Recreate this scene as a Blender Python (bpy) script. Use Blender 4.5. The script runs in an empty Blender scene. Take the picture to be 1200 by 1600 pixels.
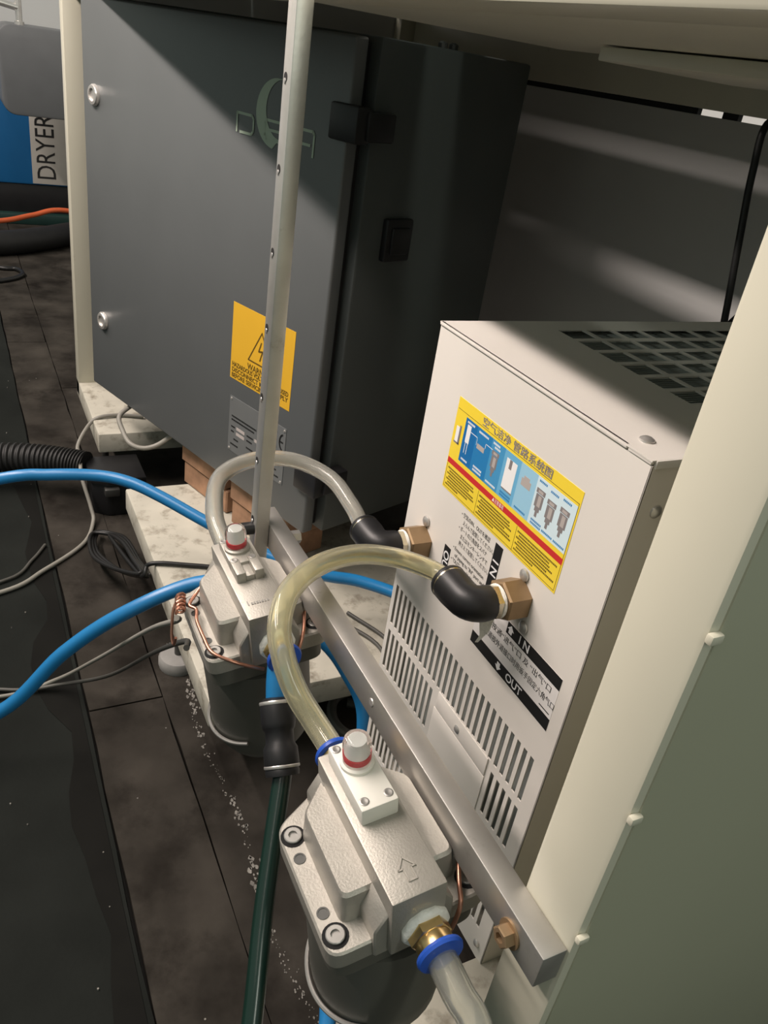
import bpy, bmesh, math, random
from mathutils import Vector, Matrix
random.seed(7)
sc = bpy.context.scene
COL = sc.collection
PI = math.pi

# ------------------------------------------------------------------ camera
CAM = Vector((0.0, 0.0, 0.865))
cd = bpy.data.cameras.new('camera')
cam = bpy.data.objects.new('camera', cd)
COL.objects.link(cam)
Rr = Vector((0.42928347, 0.89165075, 0.14378676))
Ru = Vector((-0.49921052, 0.10157953, 0.86050593))
Rb = Vector((0.75266497, -0.44118084, 0.48872785))
cam.matrix_world = Matrix(((Rr.x, Ru.x, Rb.x, CAM.x), (Rr.y, Ru.y, Rb.y, CAM.y), (Rr.z, Ru.z, Rb.z, CAM.z), (0, 0, 0, 1)))
cd.sensor_fit = 'VERTICAL'
cd.sensor_height = 36.0
cd.lens = 36.0 * 1251.44 / 1600.0
cd.clip_start = 0.01
cd.clip_end = 60
sc.camera = cam

# ------------------------------------------------------------------ world, lamps, exposure
w = bpy.data.worlds.new('world')
sc.world = w
w.use_nodes = True
w.node_tree.nodes['Background'].inputs[0].default_value = (0.86, 1.0, 0.90, 1)
w.node_tree.nodes['Background'].inputs[1].default_value = 0.34
sc.view_settings.view_transform = 'Standard'
sc.view_settings.look = 'None'
sc.view_settings.gamma = 1.0
sc.view_settings.use_curve_mapping = False
sc.view_settings.exposure = -0.26


def area(name, loc, target, sx, sy, energy, color):
    l = bpy.data.lights.new(name, 'AREA')
    l.shape = 'RECTANGLE'
    l.size, l.size_y = sx, sy
    l.energy = energy
    l.color = color
    o = bpy.data.objects.new(name, l)
    COL.objects.link(o)
    o.location = loc
    d = (Vector(target) - Vector(loc)).normalized()
    x = Vector((1, 0, 0))
    z = -d
    y = z.cross(x).normalized()
    x = y.cross(z).normalized()
    o.matrix_world = Matrix(((x.x, y.x, z.x, loc[0]), (x.y, y.y, z.y, loc[1]), (x.z, y.z, z.z, loc[2]), (0, 0, 0, 1)))
    return o


LAMP = (1.0, 0.87, 0.80)
for k, (x, e) in enumerate(((0.30, 6), (-1.45, 85), (-3.20, 60))):
    area('ceiling_tube_light_aisle', (x, -1.35, 2.62), (x, 0.45, 0.55), 1.72, 0.10, e, LAMP)
area('work_light_strip', (-1.0, -0.10, 1.25), (-1.0, 0.38, 0.6), 1.2, 0.05, 9.5, LAMP)
area('end_fill_light', (2.6, 0.4, 2.7), (-0.3, 0.5, 0.4), 1.2, 0.16, 24, (0.96, 1.0, 0.88))  # added fill lamp, brightens the faces turned to the near end

# ------------------------------------------------------------------ materials
MATS = {}


def mat(name, col, rough=0.5, metal=0.0, var=0.08, scale=18.0, bump=0.0, bscale=120.0, spec=0.5, trans=0.0, ior=1.45, alpha=1.0, stain=None, coat=0.0):
    m = bpy.data.materials.new(name)
    m.use_nodes = True
    nt = m.node_tree
    N, L = nt.nodes, nt.links
    p = N['Principled BSDF']
    p.inputs['Roughness'].default_value = rough
    p.inputs['Metallic'].default_value = metal
    p.inputs['Specular IOR Level'].default_value = spec
    p.inputs['IOR'].default_value = ior
    p.inputs['Transmission Weight'].default_value = trans
    p.inputs['Alpha'].default_value = alpha
    p.inputs['Coat Weight'].default_value = coat
    tc = N.new('ShaderNodeTexCoord')
    n = N.new('ShaderNodeTexNoise')
    n.inputs['Scale'].default_value = scale
    n.inputs['Detail'].default_value = 6
    L.new(tc.outputs['Object'], n.inputs['Vector'])
    r = N.new('ShaderNodeValToRGB')
    r.color_ramp.elements[0].position = 0.3
    r.color_ramp.elements[1].position = 0.7
    c = col
    r.color_ramp.elements[0].color = (c[0] * (1 - var), c[1] * (1 - var), c[2] * (1 - var), 1)
    r.color_ramp.elements[1].color = (min(1, c[0] * (1 + var)), min(1, c[1] * (1 + var)), min(1, c[2] * (1 + var)), 1)
    L.new(n.outputs['Fac'], r.inputs['Fac'])
    out = r.outputs['Color']
    if stain:
        scol, sscale, lo, hi = stain
        n2 = N.new('ShaderNodeTexNoise')
        n2.inputs['Scale'].default_value = sscale
        n2.inputs['Detail'].default_value = 8
        n2.inputs['Roughness'].default_value = 0.65
        L.new(tc.outputs['Object'], n2.inputs['Vector'])
        r2 = N.new('ShaderNodeValToRGB')
        r2.color_ramp.elements[0].position = lo
        r2.color_ramp.elements[1].position = hi
        L.new(n2.outputs['Fac'], r2.inputs['Fac'])
        mx = N.new('ShaderNodeMix')
        mx.data_type = 'RGBA'
        L.new(r2.outputs['Color'], mx.inputs['Factor'])
        L.new(out, mx.inputs['A'])
        mx.inputs['B'].default_value = (*scol, 1)
        out = mx.outputs['Result']
    L.new(out, p.inputs['Base Color'])
    if bump > 0:
        b = N.new('ShaderNodeBump')
        b.inputs['Strength'].default_value = bump
        b.inputs['Distance'].default_value = 0.002
        n3 = N.new('ShaderNodeTexNoise')
        n3.inputs['Scale'].default_value = bscale
        n3.inputs['Detail'].default_value = 4
        L.new(tc.outputs['Object'], n3.inputs['Vector'])
        L.new(n3.outputs['Fac'], b.inputs['Height'])
        L.new(b.outputs['Normal'], p.inputs['Normal'])
    MATS[name] = m
    return m


mat('cream', (0.54, 0.52, 0.42), 0.38, var=0.04, scale=6, stain=((0.30, 0.27, 0.20), 22, 0.68, 0.80))
mat('cream_dirty', (0.46, 0.44, 0.37), 0.55, var=0.12, scale=14, stain=((0.16, 0.135, 0.095), 30, 0.52, 0.74), bump=0.15, bscale=30)
mat('panel_cream', (0.36, 0.36, 0.27), 0.30, var=0.03, scale=4)
mat('box_white', (0.68, 0.65, 0.60), 0.42, var=0.02, scale=5)
mat('box_white_shaded', (0.60, 0.56, 0.48), 0.5, var=0.03, scale=5)  # box_white paint with the side's shade put into the colour
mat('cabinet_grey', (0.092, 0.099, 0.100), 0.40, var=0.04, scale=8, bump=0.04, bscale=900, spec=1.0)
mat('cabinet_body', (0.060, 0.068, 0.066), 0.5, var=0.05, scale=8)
mat('back_grey', (0.46, 0.46, 0.45), 0.38, var=0.04, scale=5, spec=0.9)
mat('black_plastic', (0.012, 0.012, 0.013), 0.42, var=0.15, scale=30)
mat('black_rubber', (0.012, 0.012, 0.012), 0.6, var=0.2, scale=30)
mat('aluminium', (0.62, 0.61, 0.57), 0.42, metal=0.85, var=0.10, scale=30, stain=((0.30, 0.27, 0.22), 40, 0.62, 0.85), bump=0.05, bscale=300)
mat('rail_alu', (0.52, 0.50, 0.47), 0.45, metal=0.85, var=0.08, scale=40, stain=((0.30, 0.28, 0.25), 60, 0.62, 0.85))
mat('cast_metal', (0.38, 0.36, 0.32), 0.48, metal=0.55, var=0.06, scale=60, bump=0.12, bscale=700, stain=((0.38, 0.34, 0.28), 130, 0.70, 0.80))
mat('bowl_metal', (0.105, 0.102, 0.088), 0.5, metal=0.15, var=0.06, scale=30)
mat('gauge_white', (0.68, 0.66, 0.60), 0.45, var=0.03, scale=30)
mat('steel', (0.62, 0.60, 0.57), 0.32, metal=0.7, var=0.08, scale=60)
mat('bolt_steel', (0.33, 0.32, 0.30), 0.42, metal=0.7, var=0.1, scale=60)
mat('dark_steel', (0.10, 0.10, 0.095), 0.4, metal=0.7, var=0.1, scale=60)
mat('hole_black', (0.006, 0.006, 0.006), 0.9, var=0.0)
mat('brass', (0.72, 0.52, 0.24), 0.28, metal=1.0, var=0.10, scale=60)
mat('brass_dull', (0.30, 0.205, 0.115), 0.5, metal=0.6, var=0.12, scale=50)
mat('nickel', (0.66, 0.60, 0.46), 0.25, metal=1.0, var=0.05, scale=60)
mat('tape_white', (0.80, 0.79, 0.74), 0.5, var=0.05, scale=120, bump=0.4, bscale=400)
mat('blue_collar', (0.02, 0.085, 0.45), 0.35, var=0.05)
mat('blue_hose', (0.015, 0.17, 0.40), 0.32, var=0.04, scale=10, spec=0.6)
mat('green_hose', (0.006, 0.022, 0.016), 0.25, var=0.1, scale=10, spec=0.7)
mat('clear_hose', (0.90, 0.89, 0.82), 0.12, var=0.03, scale=10, trans=0.86, ior=1.36)
mat('yellow_hose', (0.90, 0.87, 0.66), 0.12, var=0.03, scale=10, trans=0.86, ior=1.36)
mat('clear_cap', (0.92, 0.92, 0.90), 0.05, trans=1.0, ior=1.3, var=0.0)
mat('red_plastic', (0.55, 0.05, 0.06), 0.4, var=0.05)
mat('white_plastic', (0.85, 0.85, 0.82), 0.4, var=0.02)
mat('copper', (0.55, 0.27, 0.19), 0.32, metal=0.9, var=0.1, scale=50)
mat('grey_cable', (0.24, 0.23, 0.20), 0.5, var=0.1)
mat('dark_cable', (0.07, 0.068, 0.06), 0.5, var=0.15)
mat('black_cable', (0.012, 0.012, 0.012), 0.4, var=0.1)
mat('orange_cable', (0.62, 0.12, 0.04), 0.45, var=0.05)
mat('wood', (0.30, 0.17, 0.10), 0.75, var=0.35, scale=26, bump=0.4, bscale=80)
mat('yellow_label', (0.64, 0.37, 0.03), 0.38, var=0.02)
mat('yellow_sticker', (0.82, 0.62, 0.05), 0.32, var=0.02)
mat('ink', (0.012, 0.012, 0.012), 0.5, var=0.0)
mat('ink_brown', (0.10, 0.06, 0.01), 0.5, var=0.0)
mat('red_print', (0.55, 0.03, 0.03), 0.4, var=0.0)
mat('white_print', (0.80, 0.80, 0.80), 0.4, var=0.0)
mat('grey_print', (0.22, 0.20, 0.20), 0.4, var=0.0)
mat('pale_print', (0.42, 0.38, 0.36), 0.4, var=0.0)
for i, c in enumerate([(0.01, 0.14, 0.38), (0.02, 0.19, 0.44), (0.06, 0.28, 0.52), (0.14, 0.40, 0.62), (0.30, 0.54, 0.70), (0.60, 0.74, 0.80)]):
    mat('blue_print_%d' % i, c, 0.4, var=0.0)
mat('label_white', (0.74, 0.72, 0.70), 0.4, var=0.01)
mat('plate_metal', (0.20, 0.21, 0.21), 0.4, metal=0.4, var=0.05)
mat('logo_green', (0.40, 0.48, 0.38), 0.5, var=0.04)
mat('dryer_blue', (0.01, 0.115, 0.30), 0.45, var=0.05, scale=5)
mat('machine_green', (0.01, 0.035, 0.03), 0.5, var=0.1)
mat('housing_grey', (0.13, 0.135, 0.14), 0.5, var=0.04)
mat('beige_strip', (0.46, 0.44, 0.40), 0.5, var=0.03)
mat('wall_paint', (0.72, 0.72, 0.70), 0.8, var=0.03, scale=2)
mat('fin_grey', (0.42, 0.45, 0.43), 0.5, metal=0.3, var=0.1)
mat('puck_rubber', (0.26, 0.255, 0.24), 0.7, var=0.12, scale=40)
mat('floor_joint', (0.008, 0.007, 0.006), 0.9, var=0.1)
mat('slab_brown', (0.036, 0.032, 0.027), 0.85, spec=0.06, var=0.5, scale=9, bump=0.5, bscale=60, stain=((0.014, 0.012, 0.010), 7.0, 0.50, 0.68))
mat('slab_dark', (0.014, 0.0155, 0.014), 0.85, spec=0.05, var=0.25, scale=6, bump=0.25, bscale=160, stain=((0.085, 0.085, 0.078), 90, 0.72, 0.80))
mat('wet_stain', (0.008, 0.008, 0.007), 0.8, spec=0.1, var=0.2, scale=12)
mat('lime_crust', (0.20, 0.19, 0.17), 0.9, var=0.4, scale=60, bump=0.4, bscale=150)


# ------------------------------------------------------------------ mesh helpers
class MB:
    def __init__(self):
        self.bm = bmesh.new()

    def _tag(self, before):
        return [v for v in self.bm.verts if v not in before]

    def poly(self, pts):
        vs = [self.bm.verts.new(p) for p in pts]
        self.bm.faces.new(vs)
        return self

    def box(self, a, b, bev=0.0, seg=2):
        x0, y0, z0 = a
        x1, y1, z1 = b
        t = bmesh.new()
        v = [t.verts.new(p) for p in ((x0, y0, z0), (x1, y0, z0), (x1, y1, z0), (x0, y1, z0), (x0, y0, z1), (x1, y0, z1), (x1, y1, z1), (x0, y1, z1))]
        for f in ((0, 3, 2, 1), (4, 5, 6, 7), (0, 1, 5, 4), (1, 2, 6, 5), (2, 3, 7, 6), (3, 0, 4, 7)):
            t.faces.new([v[i] for i in f])
        if bev > 0:
            bmesh.ops.bevel(t, geom=list(t.edges), offset=bev, segments=seg, profile=0.5, affect='EDGES')
        return self.add(t)

    def add(self, t, M=None):
        if M is not None:
            bmesh.ops.transform(t, matrix=M, verts=t.verts)
        me = bpy.data.meshes.new('tmp')
        t.to_mesh(me)
        t.free()
        self.bm.from_mesh(me)
        bpy.data.meshes.remove(me)
        return self

    def prism(self, pts, z0, z1, bev=0.0, seg=2, M=None):
        t = bmesh.new()
        lo = [t.verts.new((p[0], p[1], z0)) for p in pts]
        hi = [t.verts.new((p[0], p[1], z1)) for p in pts]
        n = len(pts)
        t.faces.new(lo[::-1])
        t.faces.new(hi)
        for i in range(n):
            t.faces.new((lo[i], lo[(i + 1) % n], hi[(i + 1) % n], hi[i]))
        bmesh.ops.recalc_face_normals(t, faces=t.faces)
        if bev > 0:
            bmesh.ops.bevel(t, geom=list(t.edges), offset=bev, segments=seg, profile=0.5, affect='EDGES')
        return self.add(t, M)

    def lathe(self, prof, origin=(0, 0, 0), axis=(0, 0, 1), seg=24, rot=0.0):
        # prof: (radius, height) pairs along the axis
        az = Vector(axis).normalized()
        ax = az.orthogonal().normalized()
        if abs(az.z) < 0.9:
            ax = az.cross(Vector((0, 0, 1))).normalized()
        ay = az.cross(ax)
        o = Vector(origin)
        rings = []
        for r, h in prof:
            if r <= 1e-6:
                rings.append([self.bm.verts.new(o + az * h)])
            else:
                rings.append([self.bm.verts.new(o + az * h + (ax * math.cos(2 * PI * k / seg + rot) + ay * math.sin(2 * PI * k / seg + rot)) * r) for k in range(seg)])
        for a, b in zip(rings, rings[1:]):
            for k in range(seg):
                k2 = (k + 1) % seg
                if len(a) == 1 and len(b) == 1:
                    continue
                if len(a) == 1:
                    self.bm.faces.new((a[0], b[k2], b[k]))
                elif len(b) == 1:
                    self.bm.faces.new((a[k], a[k2], b[0]))
                else:
                    self.bm.faces.new((a[k], a[k2], b[k2], b[k]))
        if len(rings[0]) > 1:
            self.bm.faces.new(rings[0][::-1])
        if len(rings[-1]) > 1:
            self.bm.faces.new(rings[-1])
        return self

    def cyl(self, p0, p1, r0, r1=None, seg=20, rot=0.0):
        p0, p1 = Vector(p0), Vector(p1)
        r1 = r0 if r1 is None else r1
        return self.lathe([(r0, 0), (r1, (p1 - p0).length)], p0, p1 - p0, seg, rot)

    def tube(self, pts, r, seg=14, sub=8, inner=None, raw=False, rf=None, closed=False):
        P = [Vector(p) for p in pts]
        path = P if raw else spline(P, sub)
        n = len(path)
        tang = []
        for i in range(n):
            a = path[max(0, i - 1)]
            b = path[min(n - 1, i + 1)]
            tang.append((b - a).normalized())
        u = tang[0].orthogonal().normalized()
        frames = []
        for i in range(n):
            t = tang[i]
            u = (u - t * u.dot(t)).normalized()
            frames.append((u, t.cross(u)))

        def skin(rad, flip):
            rings = []
            for i in range(n):
                rr = rad if rf is None else rad * rf(i)
                a, b = frames[i]
                rings.append([self.bm.verts.new(path[i] + (a * math.cos(2 * PI * k / seg) + b * math.sin(2 * PI * k / seg)) * rr) for k in range(seg)])
            for i in range(n - 1):
                for k in range(seg):
                    q = (rings[i][k], rings[i][(k + 1) % seg], rings[i + 1][(k + 1) % seg], rings[i + 1][k])
                    self.bm.faces.new(q[::-1] if flip else q)
            return rings
        o = skin(r, False)
        if inner:
            q = skin(inner, True)
            for e, fl in ((0, False), (-1, True)):
                for k in range(seg):
                    k2 = (k + 1) % seg
                    f = (o[e][k], q[e][k], q[e][k2], o[e][k2])
                    self.bm.faces.new(f[::-1] if fl else f)
        else:
            self.bm.faces.new(o[0][::-1])
            self.bm.faces.new(o[-1])
        return self

    def shift(self, v):
        bmesh.ops.translate(self.bm, vec=v, verts=self.bm.verts)
        return self

    def build(self, name, material, parent=None, label=None, world=False, angle=35, loc=None):
        if world and parent is not None:
            p = parent
            while p.parent:
                p = p.parent
            self.shift(-Vector(p.location))
        if loc is not None:
            self.shift(-Vector(loc))
        bmesh.ops.recalc_face_normals(self.bm, faces=self.bm.faces) if not getattr(self, 'keep', False) else None
        me = bpy.data.meshes.new(name)
        self.bm.to_mesh(me)
        self.bm.free()
        me.materials.append(MATS[material])
        me.shade_smooth()
        me.set_sharp_from_angle(angle=math.radians(angle))
        o = bpy.data.objects.new(name, me)
        COL.objects.link(o)
        if parent:
            o.parent = parent
        if loc is not None:
            o.location = loc
        if label:
            o['label'] = label
        return o


def spline(P, sub=8):
    if len(P) < 3:
        return P
    Q = [P[0] * 2 - P[1]] + P + [P[-1] * 2 - P[-2]]
    out = []
    for i in range(1, len(Q) - 2):
        a, b, c, d = Q[i - 1], Q[i], Q[i + 1], Q[i + 2]
        for k in range(sub):
            t = k / sub
            out.append(0.5 * (2 * b + (c - a) * t + (2 * a - 5 * b + 4 * c - d) * t * t + (3 * b - a - 3 * c + d) * t ** 3))
    out.append(P[-1])
    return out


def lattice(us, vs, solid, P, thick):
    # sheet with real openings; P(u, v, d) gives a point at depth d behind the face
    m = MB()
    nu, nv = len(us), len(vs)
    F = {}

    def vert(i, j, k):
        if (i, j, k) not in F:
            F[(i, j, k)] = m.bm.verts.new(P(us[i], vs[j], thick * k))
        return F[(i, j, k)]
    S = lambda i, j: 0 <= i < nu - 1 and 0 <= j < nv - 1 and solid(i, j)
    for i in range(nu - 1):
        for j in range(nv - 1):
            if not S(i, j):
                continue
            m.bm.faces.new((vert(i, j, 0), vert(i + 1, j, 0), vert(i + 1, j + 1, 0), vert(i, j + 1, 0)))
            m.bm.faces.new((vert(i, j, 1), vert(i, j + 1, 1), vert(i + 1, j + 1, 1), vert(i + 1, j, 1)))
            if not S(i, j - 1):
                m.bm.faces.new((vert(i, j, 0), vert(i, j, 1), vert(i + 1, j, 1), vert(i + 1, j, 0)))
            if not S(i, j + 1):
                m.bm.faces.new((vert(i, j + 1, 0), vert(i + 1, j + 1, 0), vert(i + 1, j + 1, 1), vert(i, j + 1, 1)))
            if not S(i - 1, j):
                m.bm.faces.new((vert(i, j, 0), vert(i, j + 1, 0), vert(i, j + 1, 1), vert(i, j, 1)))
            if not S(i + 1, j):
                m.bm.faces.new((vert(i + 1, j, 0), vert(i + 1, j, 1), vert(i + 1, j + 1, 1), vert(i + 1, j + 1, 0)))
    return m


def thing(name, label, cat, loc=(0, 0, 0), rot=(0, 0, 0), group=None):
    o = bpy.data.objects.new(name, None)
    COL.objects.link(o)
    o.empty_display_size = 0.05
    o.location = loc
    o.rotation_euler = rot
    o['label'] = label
    o['category'] = cat
    if group:
        o['group'] = group
    return o


def tag(o, label, cat, group=None):
    o['label'] = label
    o['category'] = cat
    if group:
        o['group'] = group
    return o


def text(body, size, material, parent, pos, right=(1, 0, 0), up=(0, 0, 1), align='LEFT', name='lettering', width=None, depth=0.00015, bold=0.0, squash=1.0, label=None):
    cu = bpy.data.curves.new('txt', 'FONT')
    cu.body = body
    cu.size = size
    cu.align_x = align
    cu.align_y = 'CENTER'
    cu.extrude = 0.0
    cu.offset = bold
    cu.resolution_u = 3
    cu.space_character = 1.0
    ob = bpy.data.objects.new('txt', cu)
    COL.objects.link(ob)
    dg = bpy.context.evaluated_depsgraph_get()
    me = bpy.data.meshes.new_from_object(ob.evaluated_get(dg))
    bpy.data.objects.remove(ob)
    bpy.data.curves.remove(cu)
    sx = squash
    if width and len(me.vertices):
        xs = [v.co.x for v in me.vertices]
        ext = max(xs) - min(xs)
        if ext > 0:
            sx = width / ext
    r, u = Vector(right).normalized(), Vector(up).normalized()
    nrm = r.cross(u)
    p = Vector(pos)
    for v in me.vertices:
        v.co = p + r * (v.co.x * sx) + u * v.co.y + nrm * depth
    me.name = name
    me.materials.clear()
    me.materials.append(MATS[material])
    o = bpy.data.objects.new(name, me)
    COL.objects.link(o)
    o.parent = parent
    if label:
        o['label'] = label
    return o


def sheet(name, material, parent, rects, P, d, label=None):
    # thin printed rectangles (u0, v0, u1, v1) on a face, raised by d
    m = MB()
    for u0, v0, u1, v1 in rects:
        t = bmesh.new()
        vs = [t.verts.new(P(u, v, e)) for e in (0.0, -d) for u, v in ((u0, v0), (u1, v0), (u1, v1), (u0, v1))]
        t.faces.new(vs[4:])
        for i in range(4):
            j = (i + 1) % 4
            t.faces.new((vs[i], vs[j], vs[4 + j], vs[4 + i]))
        m.add(t)
    o = m.build(name, material, parent, label)
    if len(rects) > 1:
        o['kind'] = 'stuff'
    return o


def structure(o, label=None):
    o['kind'] = 'structure'
    if label:
        o['label'] = label
    return o


# ------------------------------------------------------------------ the room
fl = structure(MB().box((-5.6, -3.0, -0.10), (1.6, 2.6, -0.012)).build('floor', 'floor_joint'), 'dark worn concrete floor in long strips')


def slab(y0, y1, x0, x1, material, jag, seedv, z=0.0):
    rnd = random.Random(seedv)
    n = max(2, int((x1 - x0) / 0.07))
    lo, hi = [], []
    for i in range(n + 1):
        x = x0 + (x1 - x0) * i / n
        lo.append((x, y0 + (rnd.uniform(-jag, jag) if y0 > -2 else 0)))
        hi.append((x, y1 + (rnd.uniform(-jag, jag) if y1 < 2.5 else 0)))
    MB().prism(lo + hi[::-1], -0.012, z).build('slab', material, fl)


slab(-3.0, 0.0965, -5.6, 1.6, 'slab_dark', 0.0015, 1)
for k, (a, b) in enumerate(((-5.6, -2.45), (-2.447, -0.9), (-0.897, 0.4), (0.404, 1.6))):
    slab(0.100, 0.203, a, b, 'slab_brown', 0.0015, 10 + k, 0.0015)
for k, (a, b) in enumerate(((-5.6, -2.1), (-2.096, -0.3), (-0.296, 1.6))):
    slab(0.2055, 2.6, a, b, 'slab_brown', 0.0012, 20 + k)


def blot(pts, material, name, z=0.0008):
    m = MB().prism(pts, z - 0.0007, z)
    return m.build(name, material, fl)


rnd = random.Random(5)
lo, hi = [], []
for i in range(30):
    x = -1.75 + i * 0.052
    wd = 0.016 + 0.016 * math.sin(i * 0.55) ** 2 + rnd.uniform(0, 0.007) + (0.02 if 12 < i < 17 else 0)
    lo.append((x, 0.090 - wd))
    hi.append((x, 0.0905))
blot(lo + hi[::-1], 'wet_stain', 'wet_patch', 0.0012)
mf, mg = MB(), MB()
for q in range(330):
    f = rnd.random()
    x = -1.02 + 0.80 * f + rnd.uniform(-0.004, 0.004)
    dens = abs(math.sin(f * 9.0) * math.sin(f * 23.0 + 1))
    y = 0.243 + 0.006 * math.sin(f * 17.0) + rnd.gauss(0, 0.0035)
    r = rnd.uniform(0.0006, 0.0026) * (0.3 + dens)
    mf.prism([(x + r * 1.6 * math.cos(a) * rnd.uniform(0.5, 1.3), y + r * math.sin(a) * rnd.uniform(0.5, 1.3)) for a in [k * PI / 4 for k in range(8)]], 0.0, 0.0008)
mf.build('lime_crust', 'lime_crust', fl)['kind'] = 'stuff'
for q in range(70):
    x, y = rnd.uniform(-2.2, -0.35), rnd.uniform(-0.25, 0.2)
    r = rnd.uniform(0.0005, 0.0013)
    mg.prism([(x + r * math.cos(a), y + r * math.sin(a)) for a in [k * PI / 3 for k in range(6)]], 0.0, 0.0022)
mg.build('grit', 'lime_crust', fl)['kind'] = 'stuff'

structure(MB().box((-5.72, -3.0, 0), (-5.6, 2.6, 3.0)).build('wall_left', 'wall_paint'), 'pale wall at the far end of the aisle')
structure(MB().box((-5.6, 2.6, 0), (1.6, 2.72, 3.0)).build('wall_back', 'wall_paint'), 'pale wall behind the machine stand')

# ------------------------------------------------------------------ machine stand (steel frame)
st = thing('machine_stand', 'cream painted steel stand with end panel, framing the cabinet and the white box', 'stand', (-1.0, 0.55, 0))
XL, XR = -1.85, -0.142


def sp(name, material, a, b, bev=0.002, label=None):
    return MB().box(a, b, bev).build(name, material, st, label, world=True)


sp('post', 'cream', (-0.182, 0.225, 0.0), (-0.1435, 0.268, 0.955), 0.003, 'cream corner post beside the end panel')
sp('post', 'cream', (XL, 0.214, 0.095), (XL + 0.040, 0.254, 1.05), 0.002)
pn = sp('end_panel', 'panel_cream', (-0.1475, 0.2295, 0.06), (-0.1425, 0.94, 0.905), 0.001, 'olive cream sheet panel closing the stand end')
for z in (0.607, 0.703, 0.524):
    MB().box((-0.1440, 0.2240, z - 0.0022), (-0.1405, 0.2305, z + 0.0022), 0.001).build('panel_clip', 'cream', pn, world=True)
sp('front_beam', 'cream', (XL + 0.04, 0.222, 0.893), (XR, 0.262, 0.965), 0.002)
sp('lower_top_plate', 'cream', (-0.68, 0.264, 0.8935), (-0.150, 0.500, 0.900), 0.0008)
sp('top_lip', 'cream', (-0.50, 0.40, 0.884), (-0.150, 0.530, 0.8925), 0.001)
GX = -1.22
for a, b in (((XL, 0.262, 0.95), (-0.148, 0.515, 0.965)), ((XL, 0.577, 0.9615), (-0.148, 1.0, 0.965)), ((XL, 0.515, 0.95), (GX, 0.575, 0.965)), ((XL, 0.500, 0.965), (-0.148, 0.515, 0.984))):  # last box is an unseen lip, added to narrow the light through the gap
    sp('top_board_or_light_lip', 'cream', a, b, 0.001)
sp('end_sheet', 'back_grey', (XL, 0.256, 0.10), (XL + 0.004, 0.95, 0.95), 0.0, 'grey sheet closing the far stand end')
sp('back_rail', 'cream', (XL, 0.94, 0.867), (XR, 0.98, 0.95), 0.002)
sp('back_panel', 'back_grey', (XL, 0.950, 0.10), (-0.150, 0.956, 0.859), 0.0005, 'grey sheet panel at the back of the stand')
for a, b in ((XL, -0.944), (-0.897, -0.869), (-0.80, XR)):
    sp('seal_strip', 'black_rubber', (a, 0.952, 0.857), (b, 0.960, 0.872), 0.0)
# feet level plates
sp('base_plate', 'cream_dirty', (XL, 0.214, 0.088), (-1.535, 0.56, 0.13), 0.003, 'far cream base plate under the cabinet corner')
sp('base_plate', 'cream_dirty', (-1.305, 0.225, 0.088), (-0.735, 0.62, 0.13), 0.003, 'dirty cream base plate with cables across it')
sp('base_plate', 'cream_dirty', (-0.330, 0.230, 0.088), (-0.185, 0.62, 0.13), 0.003, 'near cream base plate under the near filter')
sp('base_beam', 'cream_dirty', (XL, 0.55, 0.088), (-0.150, 0.60, 0.128), 0.002)
sp('base_beam', 'cream_dirty', (XL, 0.80, 0.088), (-0.150, 0.85, 0.128), 0.002)
for x in (-1.83, -0.165):
    sp('rear_post', 'cream', (x - 0.015, 0.905, 0.0), (x + 0.015, 0.945, 0.95), 0.002)
for x, y in ((-0.965, 0.243), (-1.60, 0.236), (-1.24, 0.59), (-0.80, 0.59), (-0.25, 0.30)):
    f = MB().lathe([(0.030, 0.0), (0.031, 0.004), (0.031, 0.014), (0.028, 0.019), (0.012, 0.022), (0.0, 0.022)], (x, y, 0), seg=28).build('levelling_foot', 'puck_rubber', st, 'round grey rubber levelling foot', world=True)
    MB().cyl((x, y, 0.021), (x, y, 0.0885), 0.007, seg=12).build('threaded_stem', 'dark_steel', f, world=True)

# ------------------------------------------------------------------ grey control cabinet
CA = 0.3157458
CP = Vector((-1.578, 0.214, 0.225))
cab = thing('control_cabinet', 'dark grey steel control cabinet with yellow warning label on its door', 'cabinet', CP, (0, 0, CA))
CW, CDP, CH = 0.672, 0.315, 0.660
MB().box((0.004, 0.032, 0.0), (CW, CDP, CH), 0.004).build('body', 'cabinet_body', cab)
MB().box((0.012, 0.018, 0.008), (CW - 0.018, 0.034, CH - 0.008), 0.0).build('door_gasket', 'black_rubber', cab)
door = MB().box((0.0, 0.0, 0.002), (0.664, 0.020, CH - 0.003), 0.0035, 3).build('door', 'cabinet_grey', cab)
for s, h in ((0.042, 0.518), (0.051, 0.141)):
    lk = MB().lathe([(0.0165, 0.0), (0.0165, 0.003), (0.0145, 0.006), (0.0100, 0.0065), (0.0100, 0.0035), (0.0, 0.0035)], (s, 0, h), (0, -1, 0), 28).build('lock', 'steel', door, 'chrome quarter-turn lock')
for h in (0.568, 0.097):
    hg = MB().box((0.641, -0.010, h - 0.020), (0.690, 0.014, h + 0.020), 0.003).box((0.672, 0.006, h - 0.016), (0.694, 0.050, h + 0.016), 0.003).build('hinge', 'black_plastic', cab, 'black plastic hinge block')
MB().box((CW - 0.001, 0.072, 0.408), (CW + 0.010, 0.120, 0.462), 0.003).box((CW + 0.009, 0.080, 0.418), (CW + 0.014, 0.112, 0.452), 0.002).build('side_socket', 'black_plastic', cab, 'black socket on the shaded side')
for q in (0.165, 0.185):
    MB().lathe([(0.006, 0), (0.006, 0.006), (0.003, 0.008), (0, 0.008)], (CW - 0.03, q, CH), seg=10).build('top_bolt', 'dark_steel', cab)


def CPt(u, v, d):
    return Vector((u, d, v))


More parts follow.
